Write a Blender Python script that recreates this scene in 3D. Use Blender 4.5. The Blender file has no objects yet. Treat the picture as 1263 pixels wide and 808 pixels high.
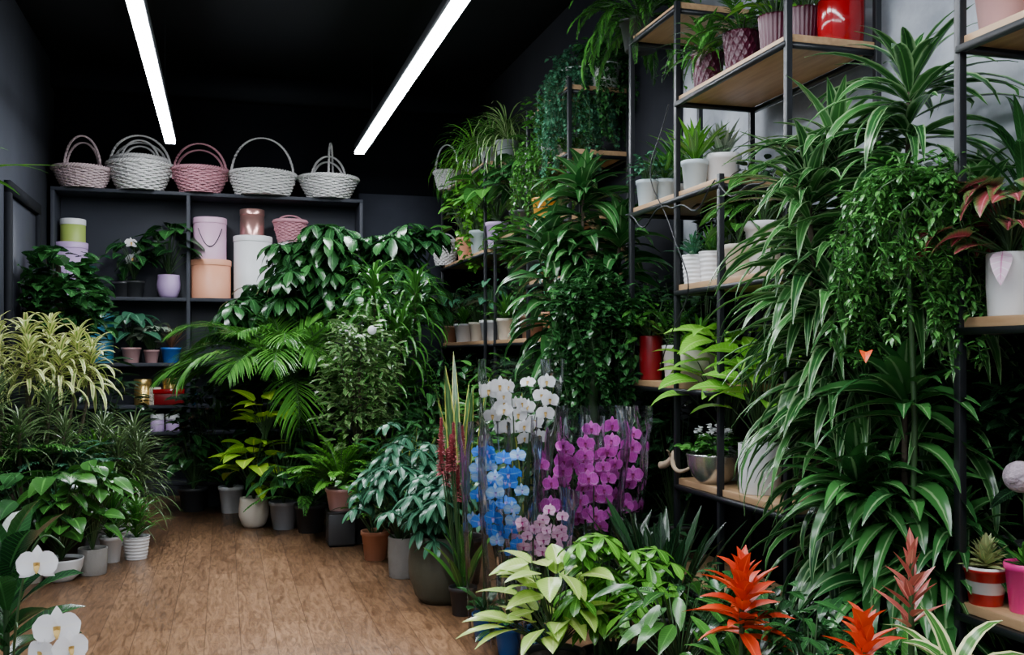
import bpy, math
import numpy as np
from mathutils import Vector, Matrix
rng=np.random.default_rng(11)
U=rng.uniform
S,C,F,H=0.2774,0.9608,1228.0,1.2   # camera yaw sin/cos, focal, eye height
def dirs(px):
    u=(px-631.5)/F
    return S+C*u, C-S*u
def free(px,t,z=0.0):
    a,b=dirs(px); return (a*t,b*t,z)
def flo(px,py):
    return free(px,H*F/(py-439.0))
def rk(px,z,X=2.07):
    a,b=dirs(px); return (X,X*b/a,z)
def cab(px,z,Y=9.17):
    a,b=dirs(px); return (Y*a/b,Y,z)

# ---------------------------------------------------------------- materials
def nd(nt,typ,**k):
    n=nt.nodes.new(typ)
    for a,b in k.items(): setattr(n,a,b)
    return n
def mixc(nt,fac,a,b,mode='MIX'):
    m=nd(nt,'ShaderNodeMix',data_type='RGBA',blend_type=mode)
    for sock,v in ((0,fac),(6,a),(7,b)):
        if isinstance(v,bpy.types.NodeSocket): nt.links.new(v,m.inputs[sock])
        elif sock==0: m.inputs[0].default_value=v
        else: m.inputs[sock].default_value=(*v,1)
    return m.outputs[2]
def mth(nt,op,a,b=None):
    m=nd(nt,'ShaderNodeMath',operation=op)
    for i,v in enumerate((a,b)):
        if v is None: continue
        if isinstance(v,bpy.types.NodeSocket): nt.links.new(v,m.inputs[i])
        else: m.inputs[i].default_value=v
    return m.outputs[0]
def mrange(nt,v,a,b,c=0.,d=1.):
    m=nd(nt,'ShaderNodeMapRange'); nt.links.new(v,m.inputs[0])
    for i,x in enumerate((a,b,c,d)): m.inputs[i+1].default_value=x
    return m.outputs[0]
def newmat(name):
    m=bpy.data.materials.new(name); m.use_nodes=True
    return m,m.node_tree,m.node_tree.nodes['Principled BSDF'],m.node_tree.nodes['Material Output']
def mat(name,col,rough=.5,metal=0.,var=.12,scale=8.,bump=0.,bscale=60.,spec=.5):
    m,nt,b,o=newmat(name)
    tc=nd(nt,'ShaderNodeTexCoord'); nz=nd(nt,'ShaderNodeTexNoise'); nz.inputs['Scale'].default_value=scale; nz.inputs['Detail'].default_value=4
    nt.links.new(tc.outputs['Object'],nz.inputs['Vector'])
    c2=tuple(x*(1-var*2) for x in col)
    nt.links.new(mixc(nt,nz.outputs[0],c2,tuple(min(1,x*(1+var)) for x in col)),b.inputs['Base Color'])
    b.inputs['Roughness'].default_value=rough; b.inputs['Metallic'].default_value=metal
    b.inputs['Specular IOR Level'].default_value=spec
    if bump:
        n2=nd(nt,'ShaderNodeTexNoise'); n2.inputs['Scale'].default_value=bscale
        nt.links.new(tc.outputs['Object'],n2.inputs['Vector'])
        bp=nd(nt,'ShaderNodeBump'); bp.inputs['Strength'].default_value=bump; bp.inputs['Distance'].default_value=.01
        nt.links.new(n2.outputs[0],bp.inputs['Height']); nt.links.new(bp.outputs[0],b.inputs['Normal'])
    return m
def leafmat(name,lo,hi,edge=None,ew=(.6,.75),mid=None,mw=.12,vein=.25,rough=.26,trans=.14,vf=14,invert=False):
    m,nt,b,o=newmat(name)
    uv=nd(nt,'ShaderNodeUVMap'); sp=nd(nt,'ShaderNodeSeparateXYZ'); nt.links.new(uv.outputs[0],sp.inputs[0])
    a=mth(nt,'MULTIPLY',mth(nt,'ABSOLUTE',mth(nt,'SUBTRACT',sp.outputs[0],.5)),2.)
    at=nd(nt,'ShaderNodeAttribute',attribute_name='rnd')
    tc=nd(nt,'ShaderNodeTexCoord'); nz=nd(nt,'ShaderNodeTexNoise'); nz.inputs['Scale'].default_value=18
    nt.links.new(tc.outputs['Object'],nz.inputs['Vector'])
    f=mth(nt,'ADD',mth(nt,'MULTIPLY',mth(nt,'POWER',at.outputs['Fac'],1.6),.75),mth(nt,'MULTIPLY',nz.outputs[0],.25))
    col=mixc(nt,f,lo,hi)
    if edge:
        aa=mth(nt,'ADD',a,mth(nt,'MULTIPLY',mth(nt,'SUBTRACT',nz.outputs[0],.5),.5))
        col=mixc(nt,mrange(nt,aa,ew[0],ew[1]),col,edge)
    if vein:
        s=mth(nt,'SINE',mth(nt,'MULTIPLY',mth(nt,'SUBTRACT',sp.outputs[1],mth(nt,'MULTIPLY',a,.12)),vf*6.28))
        col=mixc(nt,mrange(nt,s,.75,1.,0,vein),col,tuple(min(1,x*1.9+.02) for x in hi))
    mc=mid if mid else tuple(min(1,x*1.6+.02) for x in hi)
    col=mixc(nt,mrange(nt,a,mw,mw*.4,0,.75),col,mc)
    nt.links.new(col,b.inputs['Base Color']); b.inputs['Roughness'].default_value=rough
    b.inputs['Specular IOR Level'].default_value=.65
    if trans:
        tr=nd(nt,'ShaderNodeBsdfTranslucent'); nt.links.new(col,tr.inputs[0])
        mx=nd(nt,'ShaderNodeMixShader'); mx.inputs[0].default_value=trans
        nt.links.new(b.outputs[0],mx.inputs[1]); nt.links.new(tr.outputs[0],mx.inputs[2]); nt.links.new(mx.outputs[0],o.inputs[0])
    return m

M={}
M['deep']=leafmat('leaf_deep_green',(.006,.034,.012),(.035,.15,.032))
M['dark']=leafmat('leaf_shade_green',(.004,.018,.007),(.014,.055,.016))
M['mid']=leafmat('leaf_mid_green',(.012,.07,.012),(.075,.27,.035))
M['palm']=leafmat('leaf_palm_green',(.022,.12,.015),(.12,.36,.045),vein=0)
M['feather']=leafmat('leaf_feathery_green',(.016,.10,.02),(.12,.36,.07),vein=0)
M['bright']=leafmat('leaf_bright_green',(.035,.16,.014),(.15,.44,.04))
M['lime']=leafmat('leaf_lime',(.16,.42,.012),(.54,.80,.05))
M['blueg']=leafmat('leaf_blue_green',(.02,.085,.05),(.08,.25,.13))
M['drac']=leafmat('leaf_dracaena',(.008,.055,.014),(.05,.20,.04),edge=(.30,.48,.22),ew=(.66,.95),mid=(.13,.32,.09),vein=0)
M['dracb']=leafmat('leaf_dracaena_broad',(.010,.065,.016),(.055,.22,.045),edge=(.02,.10,.02),ew=(.8,1.05),mid=(.28,.46,.20),mw=.16,vein=0)
M['dracy']=leafmat('leaf_pleomele',(.12,.24,.04),(.22,.36,.07),edge=(.74,.76,.32),ew=(.25,.45),vein=0)
M['spider']=leafmat('leaf_spider',(.06,.18,.035),(.14,.34,.07),mid=(.62,.70,.38),mw=.45,vein=0)
M['sans']=leafmat('leaf_sansevieria',(.03,.09,.03),(.08,.19,.06),edge=(.60,.60,.10),ew=(.68,.82),vein=.35,vf=9,trans=.05)
M['agla']=leafmat('leaf_aglaonema',(.34,.58,.08),(.66,.82,.22),edge=(.12,.40,.03),ew=(.8,1.05),mid=(.8,.9,.4))
M['dieff']=leafmat('leaf_dieffenbachia',(.10,.38,.025),(.30,.64,.06),edge=(.05,.26,.025),ew=(.85,1.1),mid=(.4,.65,.15))
M['olive']=leafmat('leaf_olive',(.05,.10,.035),(.15,.23,.09),vein=0)
M['red']=leafmat('leaf_begonia_red',(.10,.012,.020),(.32,.05,.06),edge=(.06,.15,.035),ew=(.3,.8),mid=(.6,.16,.20))
M['dusk']=leafmat('flower_dusky_red',(.28,.04,.055),(.55,.14,.16),vein=0,rough=.6)
M['croton']=leafmat('leaf_brown_grass',(.10,.06,.03),(.22,.10,.06),vein=0)
M['brom']=leafmat('bract_red',(.60,.030,.008),(.90,.10,.015),vein=0,rough=.4)
M['brompink']=leafmat('bract_pink',(.42,.08,.07),(.66,.20,.14),vein=0)
M['succ']=leafmat('leaf_succulent',(.26,.36,.14),(.55,.58,.26),vein=0,edge=(.6,.35,.18),ew=(.8,1.))
M['aloe']=leafmat('leaf_aloe',(.20,.28,.20),(.36,.44,.32),vein=.2)
M['varieg']=leafmat('leaf_variegated',(.04,.16,.03),(.10,.26,.05),edge=(.80,.82,.42),ew=(.55,.64),vein=0)
M['fic']=leafmat('leaf_ficus',(.03,.11,.025),(.13,.28,.07),edge=(.46,.52,.26),ew=(.75,1.05),vein=0)
M['pw']=leafmat('petal_white',(.86,.86,.88),(.95,.95,.96),vein=0,rough=.6,trans=.3,mid=(.9,.9,.88))
M['pb']=leafmat('petal_blue',(.01,.16,.85),(.03,.34,1.),vein=.3,rough=.6,trans=.25,mid=(.3,.65,1.),vf=4)
M['pbw']=leafmat('petal_pale_blue',(.35,.62,.95),(.65,.82,1.),edge=(.04,.35,.95),ew=(.6,1.),vein=0,rough=.6,trans=.25,mid=(.8,.9,1.))
M['pm']=leafmat('petal_magenta',(.58,.02,.46),(.86,.10,.70),edge=(.92,.45,.86),ew=(.75,1.1),vein=.35,rough=.6,trans=.25,mid=(.8,.08,.6),vf=4)
M['pp']=leafmat('petal_speckled_pink',(.72,.34,.58),(.90,.72,.84),vein=.6,rough=.6,trans=.25,mid=(.6,.1,.35),vf=6)
M['lipy']=mat('orchid_lip_yellow',(.75,.5,.15),.5)
M['lipm']=mat('orchid_lip_magenta',(.36,.01,.18),.5)
M['lipb']=mat('orchid_lip_blue',(.45,.4,.85),.5)
M['stem']=mat('stem_green',(.03,.08,.02),.5)
M['bark']=mat('stem_bark',(.07,.05,.032),.8,bump=.5)
M['drift']=mat('driftwood',(.45,.33,.22),.8,bump=.6)
M['soil']=mat('potting_soil',(.03,.02,.014),.95,bump=1.,bscale=90)
M['tag']=mat('paper_tag',(.75,.77,.8),.6)
POT={}
def pm(k,c,r=.4,metal=0.,var=.05,**kw): POT[k]=mat('pot_'+k,c,r,metal,var,**kw)
pm('white',(.76,.77,.78)); pm('cream',(.68,.62,.52)); pm('grey',(.30,.31,.33)); pm('charcoal',(.03,.032,.035))
pm('greygreen',(.06,.065,.045),.5,bump=.2,bscale=40); pm('pink',(.62,.36,.36)); pm('terracotta',(.48,.20,.11),.75)
pm('paleblue',(.50,.60,.64)); pm('lilac',(.55,.38,.66)); pm('pinklilac',(.68,.42,.58)); pm('purple',(.055,.002,.016),.35); pm('red',(.28,.002,.006),.12)
pm('darkred',(.20,.004,.008),.3); pm('blue',(.03,.18,.65),.35); pm('teal',(.03,.18,.28),.5); pm('orange',(.95,.42,.04),.4)
pm('peach',(.80,.36,.22),.45); pm('silver',(.6,.6,.56),.25,.9); pm('rosegold',(.70,.38,.34),.28,.8); pm('hotpink',(.80,.03,.26),.35)
pm('lime',(.36,.48,.10),.5); pm('brown',(.20,.10,.06),.6); pm('gold',(.7,.48,.15),.3,.9); pm('nursery',(.03,.03,.032),.5)
pm('concrete',(.32,.31,.29),.8,var=.12,bump=.3); pm('bauble',(.45,.36,.42),.7,var=.4,scale=40,bump=1.)
m,nt,b,o=newmat('pot_red_white_pattern'); tc=nd(nt,'ShaderNodeTexCoord'); sp=nd(nt,'ShaderNodeSeparateXYZ'); nt.links.new(tc.outputs['Object'],sp.inputs[0])
nt.links.new(mixc(nt,mrange(nt,mth(nt,'SINE',mth(nt,'MULTIPLY',sp.outputs[2],95.)),-.1,.1),(.75,.73,.72),(.45,.01,.01)),b.inputs['Base Color']); b.inputs['Roughness'].default_value=.3; POT['redwhite']=m
M['wick_w']=mat('wicker_white',(.70,.69,.68),.6,var=.12,scale=40); M['wick_p']=mat('wicker_pink',(.62,.28,.34),.6,var=.15,scale=40)
M['wick_wp']=mat('wicker_pale_pink',(.66,.50,.52),.6,var=.15,scale=40)
M['metal']=mat('black_steel',(.014,.016,.019),.4,.3)
# clear film
m,nt,b,o=newmat('clear_cellophane'); nt.nodes.remove(b)
tr=nd(nt,'ShaderNodeBsdfTransparent'); tr.inputs[0].default_value=(.985,.99,.995,1)
gl=nd(nt,'ShaderNodeBsdfGlossy'); gl.inputs['Roughness'].default_value=.09
lw=nd(nt,'ShaderNodeLayerWeight'); lw.inputs[0].default_value=.30
mx=nd(nt,'ShaderNodeMixShader'); nt.links.new(mrange(nt,lw.outputs[0],.03,1,.012,.85),mx.inputs[0])
nt.links.new(tr.outputs[0],mx.inputs[1]); nt.links.new(gl.outputs[0],mx.inputs[2]); nt.links.new(mx.outputs[0],o.inputs[0])
tc=nd(nt,'ShaderNodeTexCoord'); mp=nd(nt,'ShaderNodeMapping'); mp.inputs['Scale'].default_value=(1,1,.3); nz=nd(nt,'ShaderNodeTexNoise'); nz.inputs['Scale'].default_value=11; nz.inputs['Distortion'].default_value=1.; nz.inputs['Detail'].default_value=0
nt.links.new(tc.outputs['Object'],mp.inputs[0]); nt.links.new(mp.outputs[0],nz.inputs['Vector'])
bp=nd(nt,'ShaderNodeBump'); bp.inputs['Strength'].default_value=.7; bp.inputs['Distance'].default_value=.05
nt.links.new(nz.outputs[0],bp.inputs['Height']); nt.links.new(bp.outputs[0],gl.inputs['Normal'])
M['film']=m
def emit(name,col,st):
    m,nt,b,o=newmat(name); b.inputs['Base Color'].default_value=(*col,1)
    b.inputs['Emission Color'].default_value=(*col,1); b.inputs['Emission Strength'].default_value=st; return m
M['led']=emit('led_diffuser',(.90,.94,1.),82)
# wood board
def woodmat(name,c1,c2,axis='Y',rough=.45):
    m,nt,b,o=newmat(name)
    tc=nd(nt,'ShaderNodeTexCoord'); mp=nd(nt,'ShaderNodeMapping')
    mp.inputs['Scale'].default_value=(14,1.2,14) if axis=='Y' else (1.2,14,14)
    nz=nd(nt,'ShaderNodeTexNoise'); nz.inputs['Scale'].default_value=3; nz.inputs['Detail'].default_value=6
    nt.links.new(tc.outputs['Object'],mp.inputs[0]); nt.links.new(mp.outputs[0],nz.inputs['Vector'])
    nt.links.new(mixc(nt,mrange(nt,nz.outputs[0],.3,.7),c1,c2),b.inputs['Base Color']); b.inputs['Roughness'].default_value=rough
    return m
M['board']=woodmat('oak_board',(.34,.20,.10),(.50,.32,.17))
# floor
m,nt,b,o=newmat('oak_plank_floor')
tc=nd(nt,'ShaderNodeTexCoord'); mp=nd(nt,'ShaderNodeMapping'); mp.inputs['Rotation'].default_value=(0,0,math.pi/2)
nt.links.new(tc.outputs['Object'],mp.inputs[0])
br=nd(nt,'ShaderNodeTexBrick'); br.offset=.37
for k,v in (('Scale',1.),('Mortar Size',.0018),('Mortar Smooth',.3),('Bias',0.),('Brick Width',1.1),('Row Height',.145)): br.inputs[k].default_value=v
br.inputs['Color1'].default_value=(.25,.132,.064,1); br.inputs['Color2'].default_value=(.37,.205,.104,1); br.inputs['Mortar'].default_value=(.12,.062,.032,1)
nt.links.new(mp.outputs[0],br.inputs[0])
m2=nd(nt,'ShaderNodeMapping'); m2.inputs['Scale'].default_value=(12,1.8,1); nt.links.new(tc.outputs['Object'],m2.inputs[0])
nz=nd(nt,'ShaderNodeTexNoise'); nz.inputs['Scale'].default_value=2.5; nz.inputs['Detail'].default_value=9; nz.inputs['Roughness'].default_value=.75; nz.inputs['Distortion'].default_value=1.8; nt.links.new(m2.outputs[0],nz.inputs['Vector'])
col=mixc(nt,1.,br.outputs[0],mixc(nt,mrange(nt,nz.outputs[0],.40,.60),(.36,.32,.29),(1.,.99,.98)),'MULTIPLY')
col=mixc(nt,1.,col,(1.2,1.2,1.2),'MULTIPLY')
nt.links.new(col,b.inputs['Base Color'])
nt.links.new(mrange(nt,nz.outputs[0],.2,.8,.30,.50),b.inputs['Roughness'])
bp=nd(nt,'ShaderNodeBump'); bp.inputs['Strength'].default_value=.3; bp.inputs['Distance'].default_value=.004
nt.links.new(nz.outputs[0],bp.inputs['Height']); nt.links.new(bp.outputs[0],b.inputs['Normal'])
M['floor']=m
def plaster(name,c1,c2,sc,rough=.8,spec=.5):
    m,nt,b,o=newmat(name); tc=nd(nt,'ShaderNodeTexCoord'); b.inputs['Specular IOR Level'].default_value=spec
    nz=nd(nt,'ShaderNodeTexNoise'); nz.inputs['Scale'].default_value=sc; nz.inputs['Detail'].default_value=7; nz.inputs['Roughness'].default_value=.6
    nt.links.new(tc.outputs['Object'],nz.inputs['Vector'])
    nt.links.new(mixc(nt,mrange(nt,nz.outputs[0],.32,.68),c1,c2),b.inputs['Base Color']); b.inputs['Roughness'].default_value=rough
    bp=nd(nt,'ShaderNodeBump'); bp.inputs['Strength'].default_value=.3; bp.inputs['Distance'].default_value=.01
    nt.links.new(nz.outputs[0],bp.inputs['Height']); nt.links.new(bp.outputs[0],b.inputs['Normal']); return m
M['concrete']=plaster('concrete_wall',(.17,.19,.22),(.48,.51,.56),2.2)
M['slate']=plaster('slate_paint',(.028,.032,.044),(.038,.043,.058),3.,spec=.2)
M['dslate']=plaster('dark_slate_tone',(.009,.010,.014),(.013,.015,.020),3.,spec=.2)  # very dark colour for the sheets added over the right wall
M['black']=plaster('black_paint',(.003,.004,.006),(.005,.006,.009),3.,spec=.15)
M['cabinet']=mat('charcoal_laminate',(.030,.034,.046),.55,var=.05,spec=.3)

# ---------------------------------------------------------------- geometry
PR={'strap':([0,.1,.5,.85,1],[.55,.8,1,.6,.03]),'lance':([0,.15,.4,.7,1],[.2,.7,1,.62,.03]),
 'ovate':([0,.08,.3,.55,.8,1],[.12,.72,1,.86,.46,.03]),'heart':([0,.04,.2,.5,.8,1],[.5,.95,1,.8,.4,.03]),
 'round':([0,.1,.3,.5,.7,.9,1],[.15,.62,.92,1,.92,.6,.1]),'obl':([0,.2,.6,.85,1],[.15,.5,1,.8,.03]),
 'sword':([0,.3,.7,.92,1],[.8,1,.9,.45,.02]),'lobe':([0,.15,.3,.42,.55,.68,.8,1],[.12,.45,1,.5,.95,.45,.6,.03])}
class G:
    def __init__(s): s.V=[];s.F=[];s.UV=[];s.R=[];s.M=[];s.n=0
    def add(s,V,Fc,UV,R,m=0):
        s.V.append(V);s.F.append(Fc+s.n);s.UV.append(UV);s.R.append(R);s.M.append(np.full(len(Fc),m));s.n+=len(V)
    def leaves(s,base,az,el,L,W,droop,prof='lance',seg=6,fold=.2,roll=0.,wave=0.,m=0,pw=1.3,cols=3):
        base=np.atleast_2d(np.asarray(base,float)); N=max([len(base)]+[np.size(x) for x in (az,el,L,W,droop,roll)])
        if len(base)!=N: base=np.repeat(base,N,0)
        bc=lambda x:np.broadcast_to(np.asarray(x,float),(N,))[:,None]
        az,el,L,W,droop,roll=map(bc,(az,el,L,W,droop,roll))
        t=np.linspace(0,1,seg+1); tm=(t[1:]+t[:-1])/2
        e=el-droop*tm**pw
        d=np.stack([np.cos(e)*np.cos(az),np.cos(e)*np.sin(az),np.sin(e)],-1)*(L/seg)[...,None]
        pos=base[:,None,:]+np.concatenate([np.zeros((N,1,3)),np.cumsum(d,1)],1)
        e=el-droop*t**pw
        dn=np.stack([np.cos(e)*np.cos(az),np.cos(e)*np.sin(az),np.sin(e)],-1)
        sd=np.stack([-np.sin(az)+0*e,np.cos(az)+0*e,0*e],-1); nv=np.cross(dn,sd)
        cr,sr=np.cos(roll)[...,None],np.sin(roll)[...,None]
        sd,nv=sd*cr+nv*sr,nv*cr-sd*sr
        w=(W/2*np.interp(t,*PR[prof]))[...,None]
        ks=np.linspace(-1,1,cols); ph=U(0,6,(N,1))
        out=[]
        for k in ks:
            p=pos+sd*k*w+nv*(abs(k)*fold*w)
            if wave: p=p+nv*(wave*W*abs(k)*np.sin(t*11+ph+k))[...,None]
            out.append(p)
        V=np.stack(out,2)
        nvp=(seg+1)*cols
        q=[]
        for i in range(seg):
            for j in range(cols-1):
                a=i*cols+j; q.append((a,a+1,a+1+cols,a+cols))
        q=np.array(q); Fc=(q[None]+(np.arange(N)*nvp)[:,None,None]).reshape(-1,4)
        uv=np.stack(np.meshgrid((ks+1)/2,t),-1).reshape(-1,2)
        s.add(V.reshape(-1,3),Fc,np.tile(uv,(N,1)),np.repeat(U(0,1,N),nvp),m)
    def tube(s,path,r0,r1=None,n=5,m=0,closed=False):
        P=np.asarray(path,float); K=len(P); r1=r0 if r1 is None else r1
        T=np.gradient(P,axis=0); T/=np.linalg.norm(T,axis=1)[:,None]+1e-9
        ref=np.where(np.abs(T[:,2:3])>.9,np.array([[1.,0,0]]),np.array([[0,0,1.]]))
        A=np.cross(T,ref); A/=np.linalg.norm(A,axis=1)[:,None]+1e-9; B=np.cross(T,A)
        th=np.arange(n)*2*np.pi/n; r=np.linspace(r0,r1,K)[:,None,None]
        V=P[:,None]+r*(A[:,None]*np.cos(th)[None,:,None]+B[:,None]*np.sin(th)[None,:,None])
        i,j=np.meshgrid(np.arange(K-1),np.arange(n),indexing='ij'); i=i.ravel();j=j.ravel();j2=(j+1)%n
        Fc=np.stack([i*n+j,i*n+j2,(i+1)*n+j2,(i+1)*n+j],1)
        uv=np.stack([np.tile(th/6.2832,K),np.repeat(np.linspace(0,1,K),n)],1)
        s.add(V.reshape(-1,3),Fc,uv,np.full(K*n,U()),m)
    def lathe(s,prof,n=28,mod=None,m=0,sx=1,sy=1):
        P=np.asarray(prof,float); K=len(P); th=np.arange(n)*2*np.pi/n
        R=np.repeat(P[:,0:1],n,1); Z=np.repeat(P[:,1:2],n,1); TH=np.repeat(th[None],K,0)
        if mod is not None: R=R*mod(TH,Z,np.repeat(np.arange(K)[:,None],n,1))
        V=np.stack([R*np.cos(TH)*sx,R*np.sin(TH)*sy,Z],-1).reshape(-1,3)
        i,j=np.meshgrid(np.arange(K-1),np.arange(n),indexing='ij'); i=i.ravel();j=j.ravel();j2=(j+1)%n
        Fc=np.stack([i*n+j,i*n+j2,(i+1)*n+j2,(i+1)*n+j],1)
        uv=np.stack([TH.ravel()/6.2832,np.repeat(np.linspace(0,1,K),n)],1)
        s.add(V,Fc,uv,np.full(len(V),.5),m)
    def box(s,c,d,m=0):
        c=np.array(c,float);h=np.array(d,float)/2
        V=np.array([[x,y,z] for x in(-1,1) for y in(-1,1) for z in(-1,1)])*h+c
        Fc=np.array([(0,1,3,2),(4,6,7,5),(0,4,5,1),(2,3,7,6),(0,2,6,4),(1,5,7,3)])
        s.add(V,Fc,np.zeros((8,2))+.5,np.full(8,.5),m)
    def clip(s,loc):
        """bend foliage back where it would meet a wall"""
        for V in s.V:
            w=V[:,0]+loc[0]; k=w>2.37; V[k,0]=2.37-(w[k]-2.37)*.35-loc[0]
            k=(w<-1.37)&(loc[1]>3); V[k,0]=-1.37-(w[k]+1.37)*.35-loc[0]
            w=V[:,1]+loc[1]; k=w>9.3; V[k,1]=9.3-(w[k]-9.3)*.35-loc[1]
            w=V[:,2]+loc[2]; k=w<.01; V[k,2]=.01-loc[2]
    def mesh(s,name,mats,smooth=True):
        V=np.concatenate(s.V);Fc=np.concatenate(s.F).astype(np.int32);uv=np.concatenate(s.UV);R=np.concatenate(s.R);Mi=np.concatenate(s.M).astype(np.int32)
        me=bpy.data.meshes.new(name); me.vertices.add(len(V)); me.vertices.foreach_set('co',V.astype(np.float32).ravel())
        me.loops.add(Fc.size); me.loops.foreach_set('vertex_index',Fc.ravel())
        me.polygons.add(len(Fc)); me.polygons.foreach_set('loop_start',np.arange(len(Fc),dtype=np.int32)*4)
        try: me.polygons.foreach_set('loop_total',np.full(len(Fc),4,np.int32))
        except Exception: pass
        me.update(calc_edges=True)
        u=me.uv_layers.new(name='UVMap'); u.data.foreach_set('uv',uv[Fc.ravel()].astype(np.float32).ravel())
        a=me.attributes.new('rnd','FLOAT','POINT'); a.data.foreach_set('value',R.astype(np.float32))
        for x in (mats if isinstance(mats,(list,tuple)) else [mats]): me.materials.append(x)
        me.polygons.foreach_set('material_index',Mi)
        if smooth: me.polygons.foreach_set('use_smooth',np.ones(len(Fc),bool))
        me.update(); return me
COL=bpy.context.scene.collection
def obj(name,me,parent=None,loc=(0,0,0)):
    o=bpy.data.objects.new(name,me); COL.objects.link(o); o.location=loc
    if parent: o.parent=parent
    return o
def top(name,label,cat,loc,me=None,group=None,rz=0):
    o=bpy.data.objects.new(name,me); COL.objects.link(o); o.location=loc; o.rotation_euler=(0,0,rz)
    if me is None: o.empty_display_size=.05
    o['label']=label;o['category']=cat
    if group:o['group']=group
    return o
def struct(name,c,d,m):
    g=G(); g.box((0,0,0),d); o=obj(name,g.mesh(name,M[m],False),None,c); o['kind']='structure'; return o
def part(par,name,c,d,m,bev=0.):
    g=G(); g.box((0,0,0),d); o=obj(name,g.mesh(name,m,False),par,c)
    if bev:
        b=o.modifiers.new('b','BEVEL'); b.width=bev; b.segments=2
    return o
def dir_ae(d):
    return np.arctan2(d[...,1],d[...,0]),np.arcsin(np.clip(d[...,2]/(np.linalg.norm(d,axis=-1)+1e-9),-1,1))

# ---------------------------------------------------------------- foliage
def rosette(g,n,L,W,e0=.3,e1=1.35,droop=1.2,h=.05,z0=0.,c=(0,0),prof='strap',fold=.25,seg=7,jit=.15,taper=.3,wave=0.,m=0,cols=3,spread=0.):
    i=np.arange(n); f=i/max(1,n-1); az=i*2.39996+U(0,6)+U(-.2,.2,n)
    b=np.stack([c[0]+np.cos(az)*spread*(1-f),c[1]+np.sin(az)*spread*(1-f),z0+h*f],1)
    g.leaves(b,az,e0+(e1-e0)*f+U(-jit,jit,n),L*U(.7,1.1,n)*(1-taper*f),W*U(.8,1.1,n),droop*U(.6,1.3,n),prof,seg,fold,U(-.3,.3,n),wave,m,cols=cols)
def column(g,gs,dx,dy,z0,z1,n,L,W,r=.014,droop=1.5,prof='lance',crown=True,seg=8,cols=3,zt=0.):
    """cane clothed in leaves from z0 up to z1, with an upright crown"""
    t=np.linspace(0,1,8)[:,None]; b=np.array([dx,dy,z1]); a=np.array([dx*.4,dy*.4,0]); P=a+(b-a)*t
    P[:,:2]+=.03*np.sin(t*5+dx*30)*np.sin(t*math.pi); gs.tube(P,r,r*.6,6)
    i=np.arange(n); f=U(0,1,n); zz=z0+(z1-z0)*f; az=i*2.39996+U(-.3,.3,n)
    tt=zz/z1; base=np.stack([np.interp(tt,t[:,0],P[:,k]) for k in range(3)],1)
    e=-.1+.5*f+U(-.3,.35,n)
    g.leaves(base,az,e,L*U(.65,1.12,n),W*U(.75,1.1,n),droop*U(.6,1.25,n),prof,seg,.3,U(-.4,.4,n),.02,cols=cols)
    if crown: rosette(g,26,L*.95,W,.3,1.45,droop*.75,.10,z1-.06,(dx,dy),prof,.3,seg,taper=.35,wave=.02,cols=cols)
def canes(g,gs,heads,n,L,W,r=.012,hh=.35,**k):
    for (dx,dy,z) in heads:
        t=np.linspace(0,1,7)[:,None]
        a=np.array([dx*.25,dy*.25,0.]);b=np.array([dx,dy,z])
        p=a+(b-a)*t+np.array([dx,dy,0])*.2*np.sin(t*np.pi)
        gs.tube(p,r,r*.8,6)
        rosette(g,n,L,W,h=hh,z0=z-hh,c=(dx,dy),**k)
def frond(g,gs,base,az,el,L,droop,nl,ll,lw,ang=.9,t0=.15,prof='lance',seg=3,ld=.5,rr=.004,pro='sin',pw=1.4):
    K=14;t=np.linspace(0,1,K+1);tm=(t[1:]+t[:-1])/2
    e=el-droop*tm**pw
    d=np.stack([np.cos(e)*math.cos(az),np.cos(e)*math.sin(az),np.sin(e)],-1)*L/K
    P=np.asarray(base,float)+np.concatenate([np.zeros((1,3)),np.cumsum(d,0)])
    gs.tube(P[::2] if K%2==0 else P,rr,rr*.3,4)
    tt=np.linspace(t0,.99,nl); pos=np.stack([np.interp(tt,t,P[:,i]) for i in range(3)],1)
    ee=el-droop*tt**pw; D=np.stack([np.cos(ee)*math.cos(az),np.cos(ee)*math.sin(az),np.sin(ee)],-1)
    sd=np.array([-math.sin(az),math.cos(az),0.])
    s_=np.sin(np.pi*(.12+.80*(tt-t0)/(1-t0))) if pro=='sin' else np.clip(1.08-(tt-t0)/(1-t0)*.8,.15,1)
    for sg in (-1,1):
        A=ang*(1-.45*tt); dd=D*np.cos(A)[:,None]+sg*sd*np.sin(A)[:,None]+np.array([0,0,.05])
        a,e2=dir_ae(dd); n=nl
        g.leaves(pos,a+U(-.08,.08,n),e2+U(-.1,.1,n),ll*s_*U(.85,1.1,n),lw*np.sqrt(s_),ld,prof,seg,.15,0.)
def frondset(g,gs,n,L,droop,nl,ll,lw,e0=.5,e1=1.35,z0=0.,c=(0,0),zr=0.,**k):
    for i in range(n):
        f=i/max(1,n-1)
        frond(g,gs,(c[0],c[1],z0+zr*f),i*2.4+U(-.3,.3),e0+(e1-e0)*f+U(-.12,.12),L*U(.8,1.1),droop*U(.8,1.25),nl,ll,lw,**k)
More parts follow.
